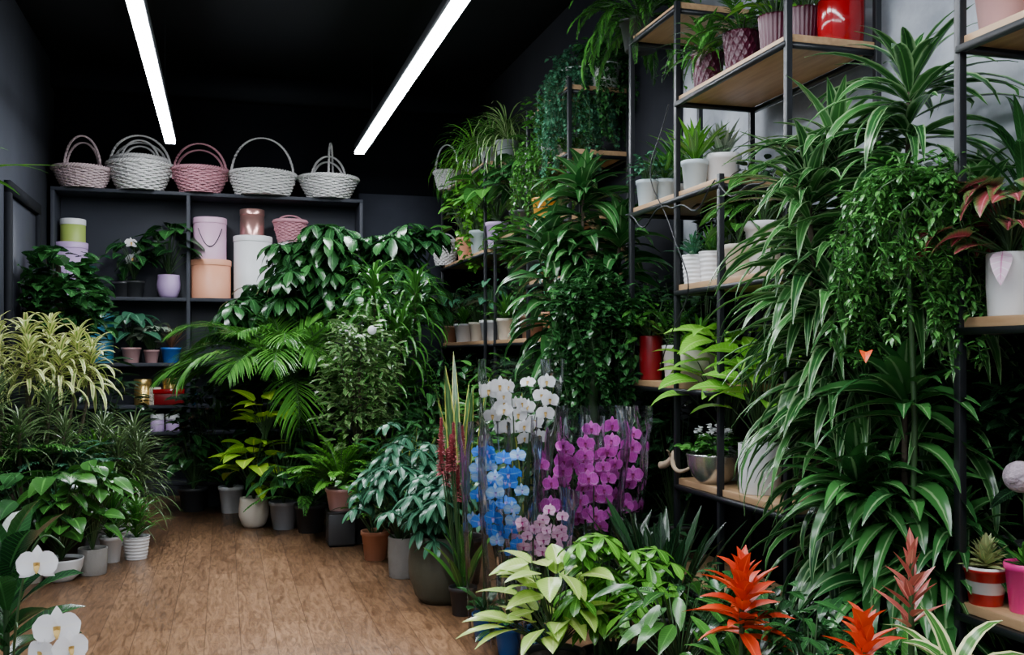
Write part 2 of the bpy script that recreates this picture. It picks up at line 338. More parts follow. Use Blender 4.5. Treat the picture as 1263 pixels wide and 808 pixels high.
def bush(g,gs,n,rx,rz,zc,lL,lW,prof='ovate',k=1,droop=.7,palm=0,c=(0,0),zb=0.,ry=None,seg=5,rs=.003,el=(-.3,.6),fold=.15,wave=0.,m=0,inner=.35,ns=28,lump=.18):
    ry=rx if ry is None else ry
    th=U(0,2*np.pi,n);ph=np.arcsin(U(-.85,1,n));r=(inner+(1-inner)*U(0,1,n)**.6)
    r=r*(1+lump*np.sin(th*3+U(0,6))*np.cos(ph*4+U(0,6)))
    P=np.stack([c[0]+rx*r*np.cos(ph)*np.cos(th),c[1]+ry*r*np.cos(ph)*np.sin(th),zc+rz*r*np.sin(ph)],1)
    for i in range(min(n,ns)):
        a=np.array([c[0]+(P[i,0]-c[0])*.15,c[1]+(P[i,1]-c[1])*.15,zb]); b=P[i]
        t=np.linspace(0,1,5)[:,None]; q=a+(b-a)*t; q[:,2]+=(np.sin(t*np.pi)*.12*rz)[:,0]
        gs.tube(q,rs*1.4,rs*.6,4)
    if palm:
        B=np.repeat(P,palm,0); N=n*palm
        az=np.tile(np.arange(palm)*2*np.pi/palm,n)+np.repeat(U(0,6,n),palm)
        tl=np.repeat(th,palm); e=-.15+.3*np.cos(az-tl)*-1+U(-.15,.15,N)
        g.leaves(B,az,e,np.repeat(lL*U(.75,1.1,n),palm)*U(.85,1.05,N),lW,droop,prof,seg,fold,0.,wave,m)
    else:
        B=np.repeat(P,k,0);N=n*k
        az=np.repeat(th,k)+U(-1.2,1.2,N)
        B=B+U(-.25,.25,(N,3))*lL*(1 if k>1 else 0)
        g.leaves(B,az,U(el[0],el[1],N),lL*U(.7,1.15,N),lW*U(.8,1.1,N),droop*U(.5,1.4,N),prof,seg,fold,U(-.5,.5,N),wave,m)
def vines(g,gs,n,r,L,lL,lW,z0=0.,prof='ovate',dens=60,out=.12,wob=.03,c=(0,0),azr=None,lmin=.35):
    for i in range(n):
        az=U(0,2*np.pi) if azr is None else U(*azr); ll=L*U(lmin,1.1); K=9; t=np.linspace(0,1,K)
        o_=out*U(.4,1.3); rad=r*U(.2,1)+o_*(1-np.exp(-t*5))
        z=z0+.05*np.sin(np.minimum(t*5,math.pi))-ll*np.maximum(0,t-.06)
        a2=az+wob*6*np.sin(t*5+U(0,6))
        P=np.stack([c[0]+rad*np.cos(a2),c[1]+rad*np.sin(a2),z],1); P[1:,:2]+=U(-wob,wob,(K-1,2))*.4
        gs.tube(P,.0018,.0012,3)
        N=max(4,int(dens*ll)); tt=U(0,1,N); pos=np.stack([np.interp(tt,t,P[:,j]) for j in range(3)],1)
        g.leaves(pos,U(0,2*np.pi,N),U(-.9,.5,N),lL*U(.6,1.1,N),lW,.6,prof,3,.15,U(-.5,.5,N))
def stalks(g,gs,n,h,lL,lW,spread,prof='heart',lean=.5,droop=.6,el=-.3,seg=6,cols=3,wave=.0,hmin=.4,z0=0.,c=(0,0)):
    """leaves on individual petioles rising from the soil"""
    for i in range(n):
        az=i*2.4+U(-.3,.3); hh=h*U(hmin,1.05); sp=spread*U(.3,1.)*(1.2-.5*hh/h)
        t=np.linspace(0,1,6)[:,None]; tip=np.array([math.cos(az)*sp,math.sin(az)*sp,hh])
        o_=np.array([c[0],c[1],z0]); p=o_+tip*np.concatenate([t**1.5,t**1.5,t],1); gs.tube(p,.004,.0022,4)
        g.leaves(tip+o_,az+U(-.4,.4),el+U(-.3,.4),lL*U(.8,1.1),lW*U(.85,1.1),droop*U(.6,1.4),prof,seg,.18,U(-.4,.4),wave,cols=cols)

# ---------------------------------------------------------------- pots
def potmesh(shape,r,h,key):
    g=G(); n=32; mod=None; w=.07*r+.002
    if shape=='taper': pr=[(.001,0),(.72*r,0),(.74*r,.01*h),(.95*r,.86*h),(r*1.02,.87*h),(r*1.03,h),(r*1.0,h*1.01)]
    elif shape=='cyl': pr=[(.001,0),(.9*r,0),(.93*r,.02*h),(r,.5*h),(r,.97*h),(r*.98,h)]
    elif shape=='round': pr=[(.001,0),(.6*r,0),(.8*r,.12*h),(.98*r,.4*h),(1.0*r,.6*h),(.93*r,.88*h),(.9*r,h)]
    elif shape=='bowl': pr=[(.001,0),(.5*r,0),(.55*r,.04*h),(.8*r,.25*h),(.95*r,.6*h),(r,.92*h),(1.02*r,h)]
    elif shape=='ribbed':
        pr=[(.001,0),(.78*r,0)]+[((.8+.2*z)*r,z*h) for z in np.linspace(.03,.95,8)]+[(r*1.02,h)]; n=96; mod=lambda T,Z,I:1+.035*np.cos(T*24)
    elif shape=='rings':
        pr=[(.001,0),(.75*r,0)]+[((.78+.22*z)*r*(1+.03*math.cos(z*44)),z*h) for z in np.linspace(.02,.97,34)]+[(r,h)]
    elif shape=='diamond':
        pr=[(.001,0),(.76*r,0)]+[((.8+.2*z)*r,z*h) for z in np.linspace(.03,.95,30)]+[(r*1.02,h)]; n=160
        mod=lambda T,Z,I:1+.07*np.where(np.abs(np.sin(T*8+Z*62)*np.sin(T*8-Z*62))<.16,1.,0.)
    k=pr[-1][0]; pr=pr+[(k-w,h*.995),(k-w,h*.86)]
    g.lathe(pr,n,mod); return g.mesh('pot',POT[key],True)
def addpot(par,shape,r,h,key):
    me=potmesh(shape,r,h,key); o=obj('pot',me,par)
    g=G(); g.lathe([(r*.88,h*.87),(r*.5,h*.90),(.001,h*.91)],24); obj('soil',g.mesh('soil',M['soil']),par)
def plant(name,label,cat,loc,pot,fn,lm,sm='stem',group=None,rz=0.):
    e=top(name,label,cat,loc,None,group,rz)
    shape,r,h,key=pot; addpot(e,shape,r,h,key)
    g,gs=G(),G(); fn(g,gs)
    z=h*.88; wl=(loc[0],loc[1],loc[2]+z)
    g.clip(wl); gs.clip(wl) if gs.V else None
    obj('foliage',g.mesh('foliage',[M[x] for x in (lm if isinstance(lm,(list,tuple)) else [lm])]),e,(0,0,z))
    if gs.V: obj('stems',gs.mesh('stems',M[sm]),e,(0,0,z))
    return e

# flowers
def orchid_mesh(pk,lk):
    g=G()
    for a in (90,215,325): g.leaves((0,0,0),math.radians(a),.12,.52,.34,.25,'ovate',5,.1,0.,cols=3)
    for a in (12,168): g.leaves((0,0,.01),math.radians(a),.2,.52,.62,.35,'round',6,.12,0.,.02,cols=5)
    g.leaves((0,0,.02),math.radians(270),.9,.26,.16,1.6,'heart',5,.5,0.,m=1)
    for a in (40,140): g.leaves((0,0,.02),math.radians(a),1.0,.14,.12,.6,'round',4,.4,0.,m=1)
    return g.mesh('orchid_blossom',[M[pk],M[lk]])
FL={'white':orchid_mesh('pw','lipy'),'blue':orchid_mesh('pb','lipb'),'pblue':orchid_mesh('pbw','lipb'),'mag':orchid_mesh('pm','lipm'),'spk':orchid_mesh('pp','lipm')}
def put_flower(par,key,pos,face,size):
    o=obj('flower',FL[key],par,pos); o.rotation_mode='QUATERNION'
    q=Vector(face).to_track_quat('Z','Y'); o.rotation_quaternion=q; o.scale=(size,)*3; return o
def orchid(label,loc,keys,spikes,hgt,size,nf,pot,sleeve=True,group='orchids in clear sleeves',lean=.06,face=(-.35,-1,.0),start=.55,arch=.04,lL=.2,jz=.12,off=(.3,.55)):
    e=top('potted_orchid',label,'orchid',loc,None,group); shape,r,h,k=pot; addpot(e,shape,r,h,k); z0=h*.88
    keys=keys.split()
    g,gs=G(),G(); rosette(g,7,lL,.065,.3,1.1,.9,.03,prof='obl',cols=5)
    for s in range(spikes):
        az=s*6.28/spikes+U(-.4,.4)+.6; ln=lean*U(.6,1.2); t=np.linspace(0,1,12)
        H_=hgt*U(1-jz,1.05); L_=ln*t+arch*np.maximum(0,t-.75)*2
        P=np.stack([np.cos(az)*L_,np.sin(az)*L_,H_*(t-1.1*np.maximum(0,t-.86)**1.4)],1)
        gs.tube(P,.0035,.002,5)
        gs.tube([(np.cos(az)*ln*.2,np.sin(az)*ln*.2,0),(np.cos(az)*ln*.8,np.sin(az)*ln*.8,H_*.8)],.003,.003,4)
        for i in range(nf):
            f=start+(1-start)*i/max(1,nf-1); p=np.array([np.interp(f,t,P[:,j]) for j in range(3)])
            fd=np.array(face)+U(-.7,.7,3)*np.array([1,1,.6]); fd/=np.linalg.norm(fd)
            sdv=np.array([fd[1],-fd[0],0])*(1 if i%2 else -1)
            p=p+sdv*size*U(*off)+fd*size*U(.1,.4)+np.array([0,0,z0+U(-.01,.01)])
            put_flower(e,keys[int(U(0,len(keys)))],p,fd,size*U(.75,1.1))
    obj('leaves',g.mesh('leaves',M['deep']),e,(0,0,z0)); obj('stems',gs.mesh('stems',M['stem']),e,(0,0,z0))
    if sleeve:
        g=G(); hs=hgt*1.0+z0+.06; R1=lean+size*.75+.035; pr=[(r*1.12+(R1-r*1.12)*min(1,z*1.15)**.8,z*hs) for z in np.linspace(0.03,1,24)]
        ph=U(0,6); g.lathe(pr,96,lambda T,Z,I:1+.06*np.sin(T*3+ph+Z*4)+.035*np.sin(T*8+Z*7)+.022*np.sin(T*15-Z*12+ph)+.09*(Z>hs*.9)*np.sin(T*5+ph))
        obj('cellophane_sleeve',g.mesh('sleeve',M['film']),e)
    return e

# ---------------------------------------------------------------- room
struct('floor',(.5,4.2,-.03),(4.2,11.2,.06),'floor')
struct('ceiling',(.5,4.2,3.76),(4.2,11.2,.1),'black')
struct('wall_back',(.5,9.5,1.88),(4.2,.2,3.76),'black')
struct('wall_right',(2.5,4.2,1.88),(.2,11.2,3.76),'concrete')
struct('wall_left',(-1.52,6.2,1.88),(.2,6.4,3.76),'slate')
struct('trim_1',(1.6,9.37,1.36),(.78,.06,2.72),'slate')
struct('trim_2',(.5,9.30,3.60),(4.,.2,.2),'black')
struct('trim_6',(2.39,2.2,.85),(.02,6.6,1.7),'dslate')  # thin sheet added to darken the lower right wall behind the racks
struct('trim_7',(2.385,7.2,1.87),(.03,4.5,3.72),'dslate')  # thin sheet added to make the far end of the right wall darker
struct('baseboard_left',(-1.41,6.2,.04),(.02,6.4,.08),'black')
for i,(y0,y1) in enumerate([(7.35,7.43),(8.45,8.53)]): struct('trim_%d'%(i+3),(-1.40,(y0+y1)/2,1.15),(.04,.08,2.3),'black')
struct('trim_5',(-1.40,7.94,2.34),(.04,1.18,.08),'black')
struct('door_1',(-1.415,7.94,1.15),(.01,1.02,2.28),'cabinet')

def led(label,x,y0,y1,z=2.92):
    e=top('led_strip_light',label,'ceiling light',(x,(y0+y1)/2,z)); L=y1-y0
    part(e,'housing',(0,0,.045),(.085,L,.06),M['metal'])
    part(e,'diffuser',(0,0,.005),(.075,L-.01,.02),M['led'])
    for yy in (-L*.42,-L*.14,L*.14,L*.42):
        g=G(); g.tube([(0,yy,.07),(0,yy,3.71-z)],.002,.002,4); obj('suspension_wire',g.mesh('wire',M['metal']),e)
led('long white linear led lamp hung from black ceiling',-.42,-1.2,8.5)
led('long white linear led lamp hung beside plant racks',1.10,-1.2,8.5)

# cabinet
cx0,cx1,cd=-1.39,1.20,-.30
e=top('shelving_unit','charcoal wooden shelving unit with open bays along wall','shelf',((cx0+cx1)/2,9.18,0)); ox=(cx0+cx1)/2
def cp(n,x,z,dx,dz,y=0,dy=.36): part(e,n,(x-ox,y,z),(dx,dy,dz),M['cabinet'],.002)
cp('side_panel',cx0+.015,1.29,.03,2.58); cp('side_panel',cx1-.015,1.29,.03,2.58); cp('divider',cd,1.29,.03,2.58)
cp('top_board',ox,2.595,cx1-cx0,.03); cp('plinth',ox,.04,cx1-cx0-.06,.08)
cp('back_panel',ox,1.33,cx1-cx0-.06,2.5,.17,.01)
Z1,Z2,Z3,Z4=1.70,1.14,.78,.55
for z in (Z1-.015,Z2-.015,Z3-.015,Z4-.015,.10):
    cp('shelf',(cx0+cd)/2,z,cd-cx0-.03,.03,-.004,.34); cp('shelf',(cd+cx1)/2,z,cx1-cd-.03,.03,-.004,.34)

# racks
XF,XR=1.95,2.35
def rack(label,posts,boards):
    ys=[p[0] for p in posts]; yc=(min(ys)+max(ys))/2; e=top('storage_rack',label,'shelf rack',((XF+XR)/2,yc,0))
    for y,z in posts:
        for x in (XF+.012,XR-.012): part(e,'post',(x-(XF+XR)/2,y-yc,z/2),(.024,.024,z),M['metal'],.002)
    for z,y0,y1 in boards:
        part(e,'shelf_board',(0,(y0+y1)/2-yc,z-.014),(XR-XF-.03,y1-y0,.028),M['board'],.002)
        for x in (XF+.004,XR-.004): part(e,'rail',(x-(XF+XR)/2,(y0+y1)/2-yc,z-.038),(.018,y1-y0,.02),M['metal'])
        for y in (y0+.01,y1-.01): part(e,'rail',(0,y-yc,z-.038),(XR-XF,.018,.02),M['metal'])
rack('tall black steel rack with staggered oak boards',[(4.63,2.8),(4.11,2.8),(3.70,1.95),(3.19,2.8)],
 [(2.80,4.11,4.63),(2.37,3.19,4.11),(1.94,3.70,4.63),(1.52,3.19,4.11),(1.08,3.70,4.63),(.65,3.19,4.11),(.2,3.7,4.63)])
rack('black steel rack with oak boards holding small pots',[(2.31,2.8),(1.35,2.8)],[(2.60,1.35,2.31),(2.086,1.35,2.31),(1.306,1.35,2.31),(.519,1.35,2.31)])
rack('black steel rack with oak boards crowded with plants',[(5.57,2.85),(6.4,2.85),(7.25,2.1)],
 [(2.81,5.57,6.3),(2.43,5.57,6.45),(2.08,5.85,7.2),(1.70,5.57,6.45),(1.32,5.57,7.25),(.65,5.57,7.25)])
rack('black steel rack with oak boards near back wall',[(7.55,2.75),(9.15,2.75)],[(2.73,7.55,9.15),(2.04,7.55,9.15),(1.32,7.55,9.15),(.65,7.55,9.15)])
# loose cables on rack
e=top('power_cable','thin black cable draped along rack boards','cable',(1.93,4.1,0))
g=G(); t=np.linspace(0,1,40); g.tube(np.stack([.0*t-.012,.5-1.35*t,1.90+.0*t-.07*np.abs(np.sin(t*9))+.02*np.sin(t*30)],1),.004,.004,5); e2=obj('cable',g.mesh('cable',M['metal']),e)
g=G(); g.tube(np.stack([.0*t-.014+.01*np.sin(t*20),-.0+.18*np.sin(t*7),2.33-1.2*t],1),.003,.003,5); obj('cable',g.mesh('cable',M['metal']),e)

# baskets
def basket(label,loc,r,h,hh,mk,group='wicker baskets on top of the cabinet',rz=0.,sx=1.,loops=2,thin=.004,flare=.62,hw=.95):
    e=top('wicker_basket',label,'basket',loc,None,group,rz)
    g=G(); ns=26; rr=max(.004,h/26.); rows=int(h/(rr*1.75)); th=np.linspace(0,2*np.pi,ns*4+1)
    R=lambda z:r*(flare+(1-flare)*(max(0,z)/h)**.8)
    for j in range(rows):
        z=rr+j*(h-2*rr)/max(1,rows-1); q=R(z)+.009*np.cos(th*ns/2+math.pi*(j%2))
        g.tube(np.stack([q*np.cos(th)*sx,q*np.sin(th),z+.002*np.sin(th*7+j)],1),rr,rr,5)
    for i in range(ns):
        a=i*2*math.pi/ns; g.tube([((R(z))*math.cos(a)*sx,R(z)*math.sin(a),z) for z in np.linspace(0,h,6)],.005,.005,4)
    g.lathe([(.001,.006),(R(0)*.98,.006)],32,sx=sx)
    obj('body',g.mesh('basket_body',M[mk]),e)
    g=G(); th=np.linspace(0,2*np.pi,129)
    for ph in (0,2.1,4.2):
        q=r+.012*np.cos(th*20+ph); g.tube(np.stack([q*np.cos(th)*sx,q*np.sin(th),h+.012*np.sin(th*20+ph)],1),.009,.009,5)
    obj('rim',g.mesh('rim',M[mk]),e)
    for li in range(loops):
        off=(li-(loops-1)/2)*.09; g=G(); t=np.linspace(0,math.pi,61); k=1-.09*li
        for ph in (0,2.1,4.2):
            g.tube(np.stack([np.cos(t)*r*hw*sx*k+.006*np.cos(t*22+ph),off*np.sin(t)+.006*np.sin(t*22+ph),h*.6+np.sin(t)**.8*(hh*k-h*.6)],1),thin*1.7,thin*1.7,5)
        obj('handle',g.mesh('handle',M[mk]),e)
    return e
ZT=2.61; YB=9.09
basket('white wicker basket with pale pink band',cab(102,ZT,YB),.235,.16,.44,'wick_wp',hw=.62)
basket('white wicker basket at bottom of nested stack',cab(173,ZT,YB),.265,.22,.47,'wick_w',loops=2)
basket('white wicker basket nested inside another basket',tuple(np.add(cab(173,ZT,YB),(0,0,.05))),.215,.22,.38,'wick_w',loops=2,hw=.75)
basket('pink wicker basket with arched double handle',cab(247,ZT,YB),.235,.20,.43,'wick_p')
basket('wide white wicker basket with thin round handle',cab(324,ZT,YB),.285,.19,.52,'wick_w',thin=.0035,flare=.75,loops=1)
basket('white wicker basket with low double handle',cab(405,ZT,YB),.262,.18,.38,'wick_w',hw=.6)
basket('small white wicker basket with upright hoop handle',tuple(np.add(cab(408,ZT,YB),(0,0,.02))),.12,.18,.49,'wick_w',thin=.003,rz=1.3,loops=1)
basket('small white wicker basket beside potted plants',rk(549,2.04,1.98),.12,.22,.30,'wick_w',group='baskets on the rack',thin=.0025,loops=1)
basket('white basket with hoop handle on rack',rk(552,2.73,1.98),.12,.16,.42,'wick_w',group='baskets on the rack',thin=.0025,loops=1)

def hatbox(label,loc,r,h,key,lid=None,lh=.05):
    e=top('gift_box',label,'box',loc,None,'round gift boxes in the cabinet'); g=G()
    g.lathe([(.001,0),(r,0),(r,.004),(r,h-lh*.4),(.001,h-lh*.4)],40); obj('body',g.mesh('body',POT[key],True),e)
    g=G(); R=r*1.03; g.lathe([(r*.99,h-lh),(R,h-lh),(R,h-lh+.003),(R,h-.004),(R-.004,h),(R-.01,h),(.001,h)],40); obj('lid',g.mesh('lid',POT[lid or key],True),e)
    return e
hatbox('round lilac gift box under a green one',cab(88,Z1),.13,.46,'lilac')
hatbox('small round lime green gift box with white lid',tuple(np.add(cab(90,Z1),(0,0,.46))),.10,.20,'lime','white')
hatbox('large round peach gift box on shelf',cab(260,Z1),.17,.34,'peach')
e=hatbox('tall round pink lilac gift box stacked on peach box',tuple(np.add(cab(259,Z1),(0,0,.34))),.14,.37,'pinklilac')
g=G(); t=np.linspace(0,1,16); a=-2.3+1.5*t; g.tube(np.stack([.146*np.cos(a),.146*np.sin(a),.27-.16*np.sin(t*math.pi)],1),.004,.004,5); obj('cord_handle',g.mesh('cord',M['metal']),e)
hatbox('wide round white gift box on shelf',cab(312,Z1),.165,.56,'white')
hatbox('round rose gold gift box stacked on white box',tuple(np.add(cab(311,Z1),(0,0,.56))),.105,.24,'rosegold')
hatbox('round white gift box under pink basket',cab(358,Z1,9.15),.15,.50,'white')
basket('pink wicker basket on a white gift box',tuple(np.add(cab(358,Z1,9.15),(0,0,.50))),.14,.20,.26,'wick_p',group='baskets in the cabinet',loops=1)
hatbox('teal cylindrical gift box beside small plants',cab(125,Z2),.10,.42,'teal')
hatbox('golden metallic tin on lower shelf',cab(176,Z3,9.1),.07,.22,'gold')
hatbox('cream striped tin on lower shelf',cab(191,Z3,9.08),.05,.15,'cream')
e=top('gift_box','flat red square gift box on lower shelf','box',cab(209,Z3,9.1),None,'square gift boxes in the cabinet')
part(e,'body',(0,0,.05),(.24,.2,.10),POT['darkred'],.004); part(e,'lid',(0,0,.115),(.255,.215,.04),POT['red'],.004)
hatbox('golden tin with dark lid stacked on red box',tuple(np.add(cab(211,Z3,9.1),(0,0,.136))),.07,.09,'gold')
for px in (194,213):
    hatbox('small lilac gift box with white lid',cab(px,Z4,9.08),.055,.15,'lilac','white')

# cabinet plants
orchid('white orchid in dark pot in cabinet',cab(152,Z1,9.13),'white',1,.42,.12,2,('taper',.09,.13,'charcoal'),False,None,.1)
plant('potted_philodendron','broad leaved dark plant in lilac pot','plant',cab(208,Z1,9.12),('round',.10,.20,'lilac'),
  lambda g,s:stalks(g,s,26,.46,.22,.17,.24),'deep')
plant('potted_philodendron','leafy dark plant in charcoal pot in cabinet','plant',cab(165,Z1,9.12),('taper',.09,.14,'charcoal'),
  lambda g,s:stalks(g,s,22,.36,.17,.12,.2),'deep')
plant('potted_calathea','calathea with pale striped leaves in pink pot','plant',cab(162,Z2,9.1),('taper',.08,.13,'pink'),
  lambda g,s:stalks(g,s,26,.30,.19,.13,.18,'ovate'),'blueg')
plant('potted_peperomia','small pale leaved plant in mauve pot','plant',cab(187,Z2,9.1),('taper',.065,.11,'pink'),
  lambda g,s:bush(g,s,40,.12,.12,.18,.11,.07),'aloe')
plant('potted_grass','tiny brown grassy plant in blue pot','plant',cab(211,Z2,9.1),('taper',.085,.13,'blue'),
  lambda g,s:rosette(g,60,.28,.008,.7,1.5,.4,.02),'croton')

# ---------------------------------------------------------------- back plants
def tall_pachira(g,s,cl,l=.24):
    zc=max(c[2] for c in cl); s.tube([(0,0,0),(.02,0,zc*.5),(0,.02,zc*.8)],.02,.013,7)
    for x,y,z,rx,rz,n in cl: bush(g,s,n,rx,rz,z,l,.075,'obl',palm=7,c=(x,y),zb=z*.75,rs=.003,droop=.9,ns=10,lump=.35)
for px,t,cl in ((318,8.05,[(0,0,1.24,.34,.28,60)]),
   (400,8.0,[(-.15,0,1.42,.36,.34,60),(.05,-.05,1.85,.24,.16,22),(-.2,0,1.70,.18,.16,14),(.25,0,1.62,.26,.30,30)]),
   (490,8.0,[(0,0,1.40,.36,.40,70),(.14,0,1.85,.22,.15,18),(-.18,-.05,1.72,.2,.2,18)])):
    plant('potted_money_tree','tall pachira with glossy palmate leaves by cabinet','plant',free(px,t),('taper',.18,.34,'charcoal'),
      lambda g,s:tall_pachira(g,s,cl),'deep','stem','tall palmate plants by the cabinet')
plant('potted_areca_palm','areca palm with arching feathery fronds','palm',free(352,7.45),('taper',.15,.28,'charcoal'),
  lambda g,s:([s.tube([(dx*.3,dy*.3,0),(dx,dy,.72)],.012,.009,6) for dx,dy in ((.03,.02),(-.04,.03),(0,-.05),(.05,-.03))],
     frondset(g,s,30,1.08,1.9,50,.36,.021,.55,1.45,z0=.68,ld=.6,rr=.006)),'palm')
plant('potted_dracaena','cane dracaena with drooping narrow leaf heads','plant',free(487,7.2),('taper',.15,.28,'charcoal'),
  lambda g,s:canes(g,s,[(-.15,0,1.5),(.16,.05,1.45),(.02,-.15,1.2),(-.1,-.1,.85),(.12,0,.8)],85,.42,.026,droop=1.9,hh=.28,e0=.0),'mid','bark')
fc=plant('potted_weeping_fig','small leaved variegated weeping fig tree','plant',free(442,6.45),('taper',.15,.25,'charcoal'),
  lambda g,s:(s.tube([(0,0,0),(.02,0,.5),(0,0,.9)],.014,.008,6),bush(g,s,520,.24,.48,.80,.075,.034,'ovate',k=3,zb=.4,rs=.002,seg=3,lump=.35)),'fic','bark')
g=G(); g.lathe([(.001,0),(.028,0),(.028,.003),(.001,.003)],20); o=obj('price_tag',g.mesh('tag',M['tag']),fc,(.05,-.27,1.36)); o.rotation_euler=(1.4,.2,.1)
plant('potted_philodendron','lime green broad leaved plant in cream pot','plant',flo(313,650),('round',.105,.21,'cream'),
  lambda g,s:(s.tube([(0,0,0),(.03,0,.3),(.10,0,.66)],.008,.005,5),stalks(g,s,24,.40,.20,.14,.18,hmin=.3,el=.1,droop=.7),stalks(g,s,20,.34,.17,.11,.14,z0=.40,c=(.08,-.03),el=.3,droop=.8)),'lime')
plant('potted_dracaena','dark strap leaved plant in white pot','plant',flo(285,632),('taper',.095,.20,'white'),
  lambda g,s:rosette(g,50,.5,.04,.5,1.45,.9,.15),'deep')
plant('potted_calathea','low dark leafy plant in black pot','plant',flo(238,630),('taper',.11,.18,'charcoal'),
  lambda g,s:stalks(g,s,60,.42,.15,.08,.22,'ovate'),'deep')
plant('potted_peace_lily','dark glossy leafy plant in grey pot','plant',flo(350,652),('taper',.10,.19,'grey'),
  lambda g,s:stalks(g,s,40,.42,.2,.08,.20,'lance'),'deep')
plant('potted_fern','dark fern in black nursery pot','fern',flo(383,656),('taper',.11,.19,'nursery'),
  lambda g,s:frondset(g,s,24,.5,1.5,22,.07,.02),'mid')
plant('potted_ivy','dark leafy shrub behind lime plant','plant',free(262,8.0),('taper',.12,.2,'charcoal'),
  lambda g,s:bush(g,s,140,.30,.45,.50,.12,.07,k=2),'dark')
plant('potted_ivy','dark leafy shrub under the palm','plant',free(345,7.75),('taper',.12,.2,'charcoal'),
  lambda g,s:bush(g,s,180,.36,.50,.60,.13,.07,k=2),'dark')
# black plinth with pink pot
p_=flo(420,672)
b1=top('plant_stand','small square black plant stand','stand',p_)
part(b1,'body',(0,0,.11),(.17,.17,.20),POT['charcoal'],.006); part(b1,'foot',(0,0,.008),(.15,.15,.016),M['metal']); part(b1,'top_plate',(0,0,.215),(.18,.18,.012),M['metal'],.003)
plant('potted_fern','sword fern with arching fronds in pink pot','fern',(p_[0],p_[1],.221),('taper',.095,.14,'pink'),
  lambda g,s:frondset(g,s,40,.46,1.2,30,.075,.018,.55,1.45),'bright')
plant('potted_fatsia','bluish green lobed leaf plant in grey pot','plant',flo(498,711),('cyl',.085,.22,'concrete'),
  lambda g,s:bush(g,s,70,.24,.27,.33,.14,.050,'lobe',palm=7,droop=.8,lump=.3,seg=8),'blueg')
plant('potted_ivy','green leafy plant in terracotta pot','plant',flo(463,690),('taper',.085,.17,'terracotta'),
  lambda g,s:bush(g,s,90,.2,.16,.22,.09,.04,'lance',k=2),'mid')
plant('potted_fatsia','deeply cut leaves in wide dark olive pot','plant',flo(545,741),('round',.165,.33,'greygreen'),
  lambda g,s:bush(g,s,64,.22,.17,.20,.13,.048,'lobe',palm=7,droop=.8,lump=.3,seg=8),'blueg')
plant('potted_snake_plant','tall snake plant with yellow leaf edges','plant',free(570,5.25),('taper',.12,.25,'charcoal'),
  lambda g,s:rosette(g,9,1.02,.055,1.42,1.55,.12,.02,prof='sword',spread=.07,taper=.1,jit=.08),'sans')
e=plant('potted_celosia','dusky red flower spikes beside blue orchids','plant',free(571,4.62),('taper',.065,.13,'nursery'),
  lambda g,s:rosette(g,14,.30,.04,1.0,1.5,.4,.1,spread=.03),'mid')
g,gs=G(),G()
for i in range(9):
    dx,dy,z=U(-.13,.09),U(-.06,.06),U(.42,.68); gs.tube([(dx*.2,dy*.2,0),(dx,dy,z)],.004,.003,5)
    rosette(g,130,.032,.017,-.2,1.4,.3,.16,z-.05,(dx,dy),'ovate',seg=3,taper=.6)
obj('flower_spike',g.mesh('spike',M['dusk']),e,(0,0,.12)); obj('flower_stems',gs.mesh('stems',M['stem']),e,(0,0,.12))
plant('potted_spathiphyllum','upright leafy green plant in black pot','plant',free(470,6.9),('taper',.13,.22,'nursery'),
  lambda g,s:rosette(g,60,.6,.05,.6,1.45,.8,.1,prof='lance'),'mid')
plant('potted_snake_plant','short snake plant with pale stripes','plant',free(497,6.2),('taper',.10,.22,'nursery'),
  lambda g,s:rosette(g,14,.62,.05,1.25,1.5,.2,.02,prof='sword',spread=.06),'sans')
plant('potted_snake_plant','snake plant with yellow margins behind orchids','plant',free(650,5.3),('taper',.10,.22,'nursery'),
  lambda g,s:rosette(g,7,1.0,.05,1.42,1.52,.15,.02,prof='sword',spread=.06,jit=.08),'sans')
for px,t,h,k in ((540,7.0,.9,'deep'),(610,6.5,.9,'mid'),(665,6.1,.85,'deep'),(700,5.4,.7,'dark'),(640,5.7,.6,'mid'),(520,6.3,.6,'deep')):
    plant('potted_shrub','dense dark green shrub in black nursery pot','plant',free(px,t),('taper',.13,.22,'nursery'),
      lambda g,s:bush(g,s,170,.3,h*.5,h*.6,.13,.045,k=2,palm=0,droop=.9,lump=.3),k,group='dark shrubs along the rack')
# ---------------------------------------------------------------- left group
plant('potted_pothos','tall climbing pothos with glossy leaves','plant',free(72,7.2),('taper',.16,.3,'charcoal'),
  lambda g,s:(s.tube([(0,0,0),(0,0,1.6)],.025,.02,6),bush(g,s,240,.33,.40,1.30,.15,.12,'heart',k=2,zb=.9,droop=.8,lump=.3)),'deep','bark')
plant('potted_song_of_india','yellow striped pleomele with arching leaf heads','plant',free(45,6.3),('taper',.16,.3,'charcoal'),
  lambda g,s:canes(g,s,[(-.24,0,1.08),(-.08,.1,1.10),(.08,0,1.12),(.24,-.02,1.06),(-.02,-.15,1.0),(-.32,-.1,.98),(.16,-.14,.97),(.32,.02,.98)],46,.27,.030,droop=1.6,hh=.24,e0=-.1),'dracy','bark')
plant('potted_spider_plant','spider plant with arching striped leaves','plant',free(118,6.3),('taper',.13,.34,'grey'),
  lambda g,s:rosette(g,130,.44,.018,.3,1.4,1.5,.28),'bright')
plant('potted_marginata','fine leaved dracaena with spiky olive foliage','plant',free(30,5.9),('taper',.14,.3,'charcoal'),
  lambda g,s:canes(g,s,[(-.15,0,.72),(.12,.1,.66),(.0,-.15,.55),(.22,0,.5)],100,.28,.012,droop=1.2,hh=.2,e0=.0),'olive','bark')
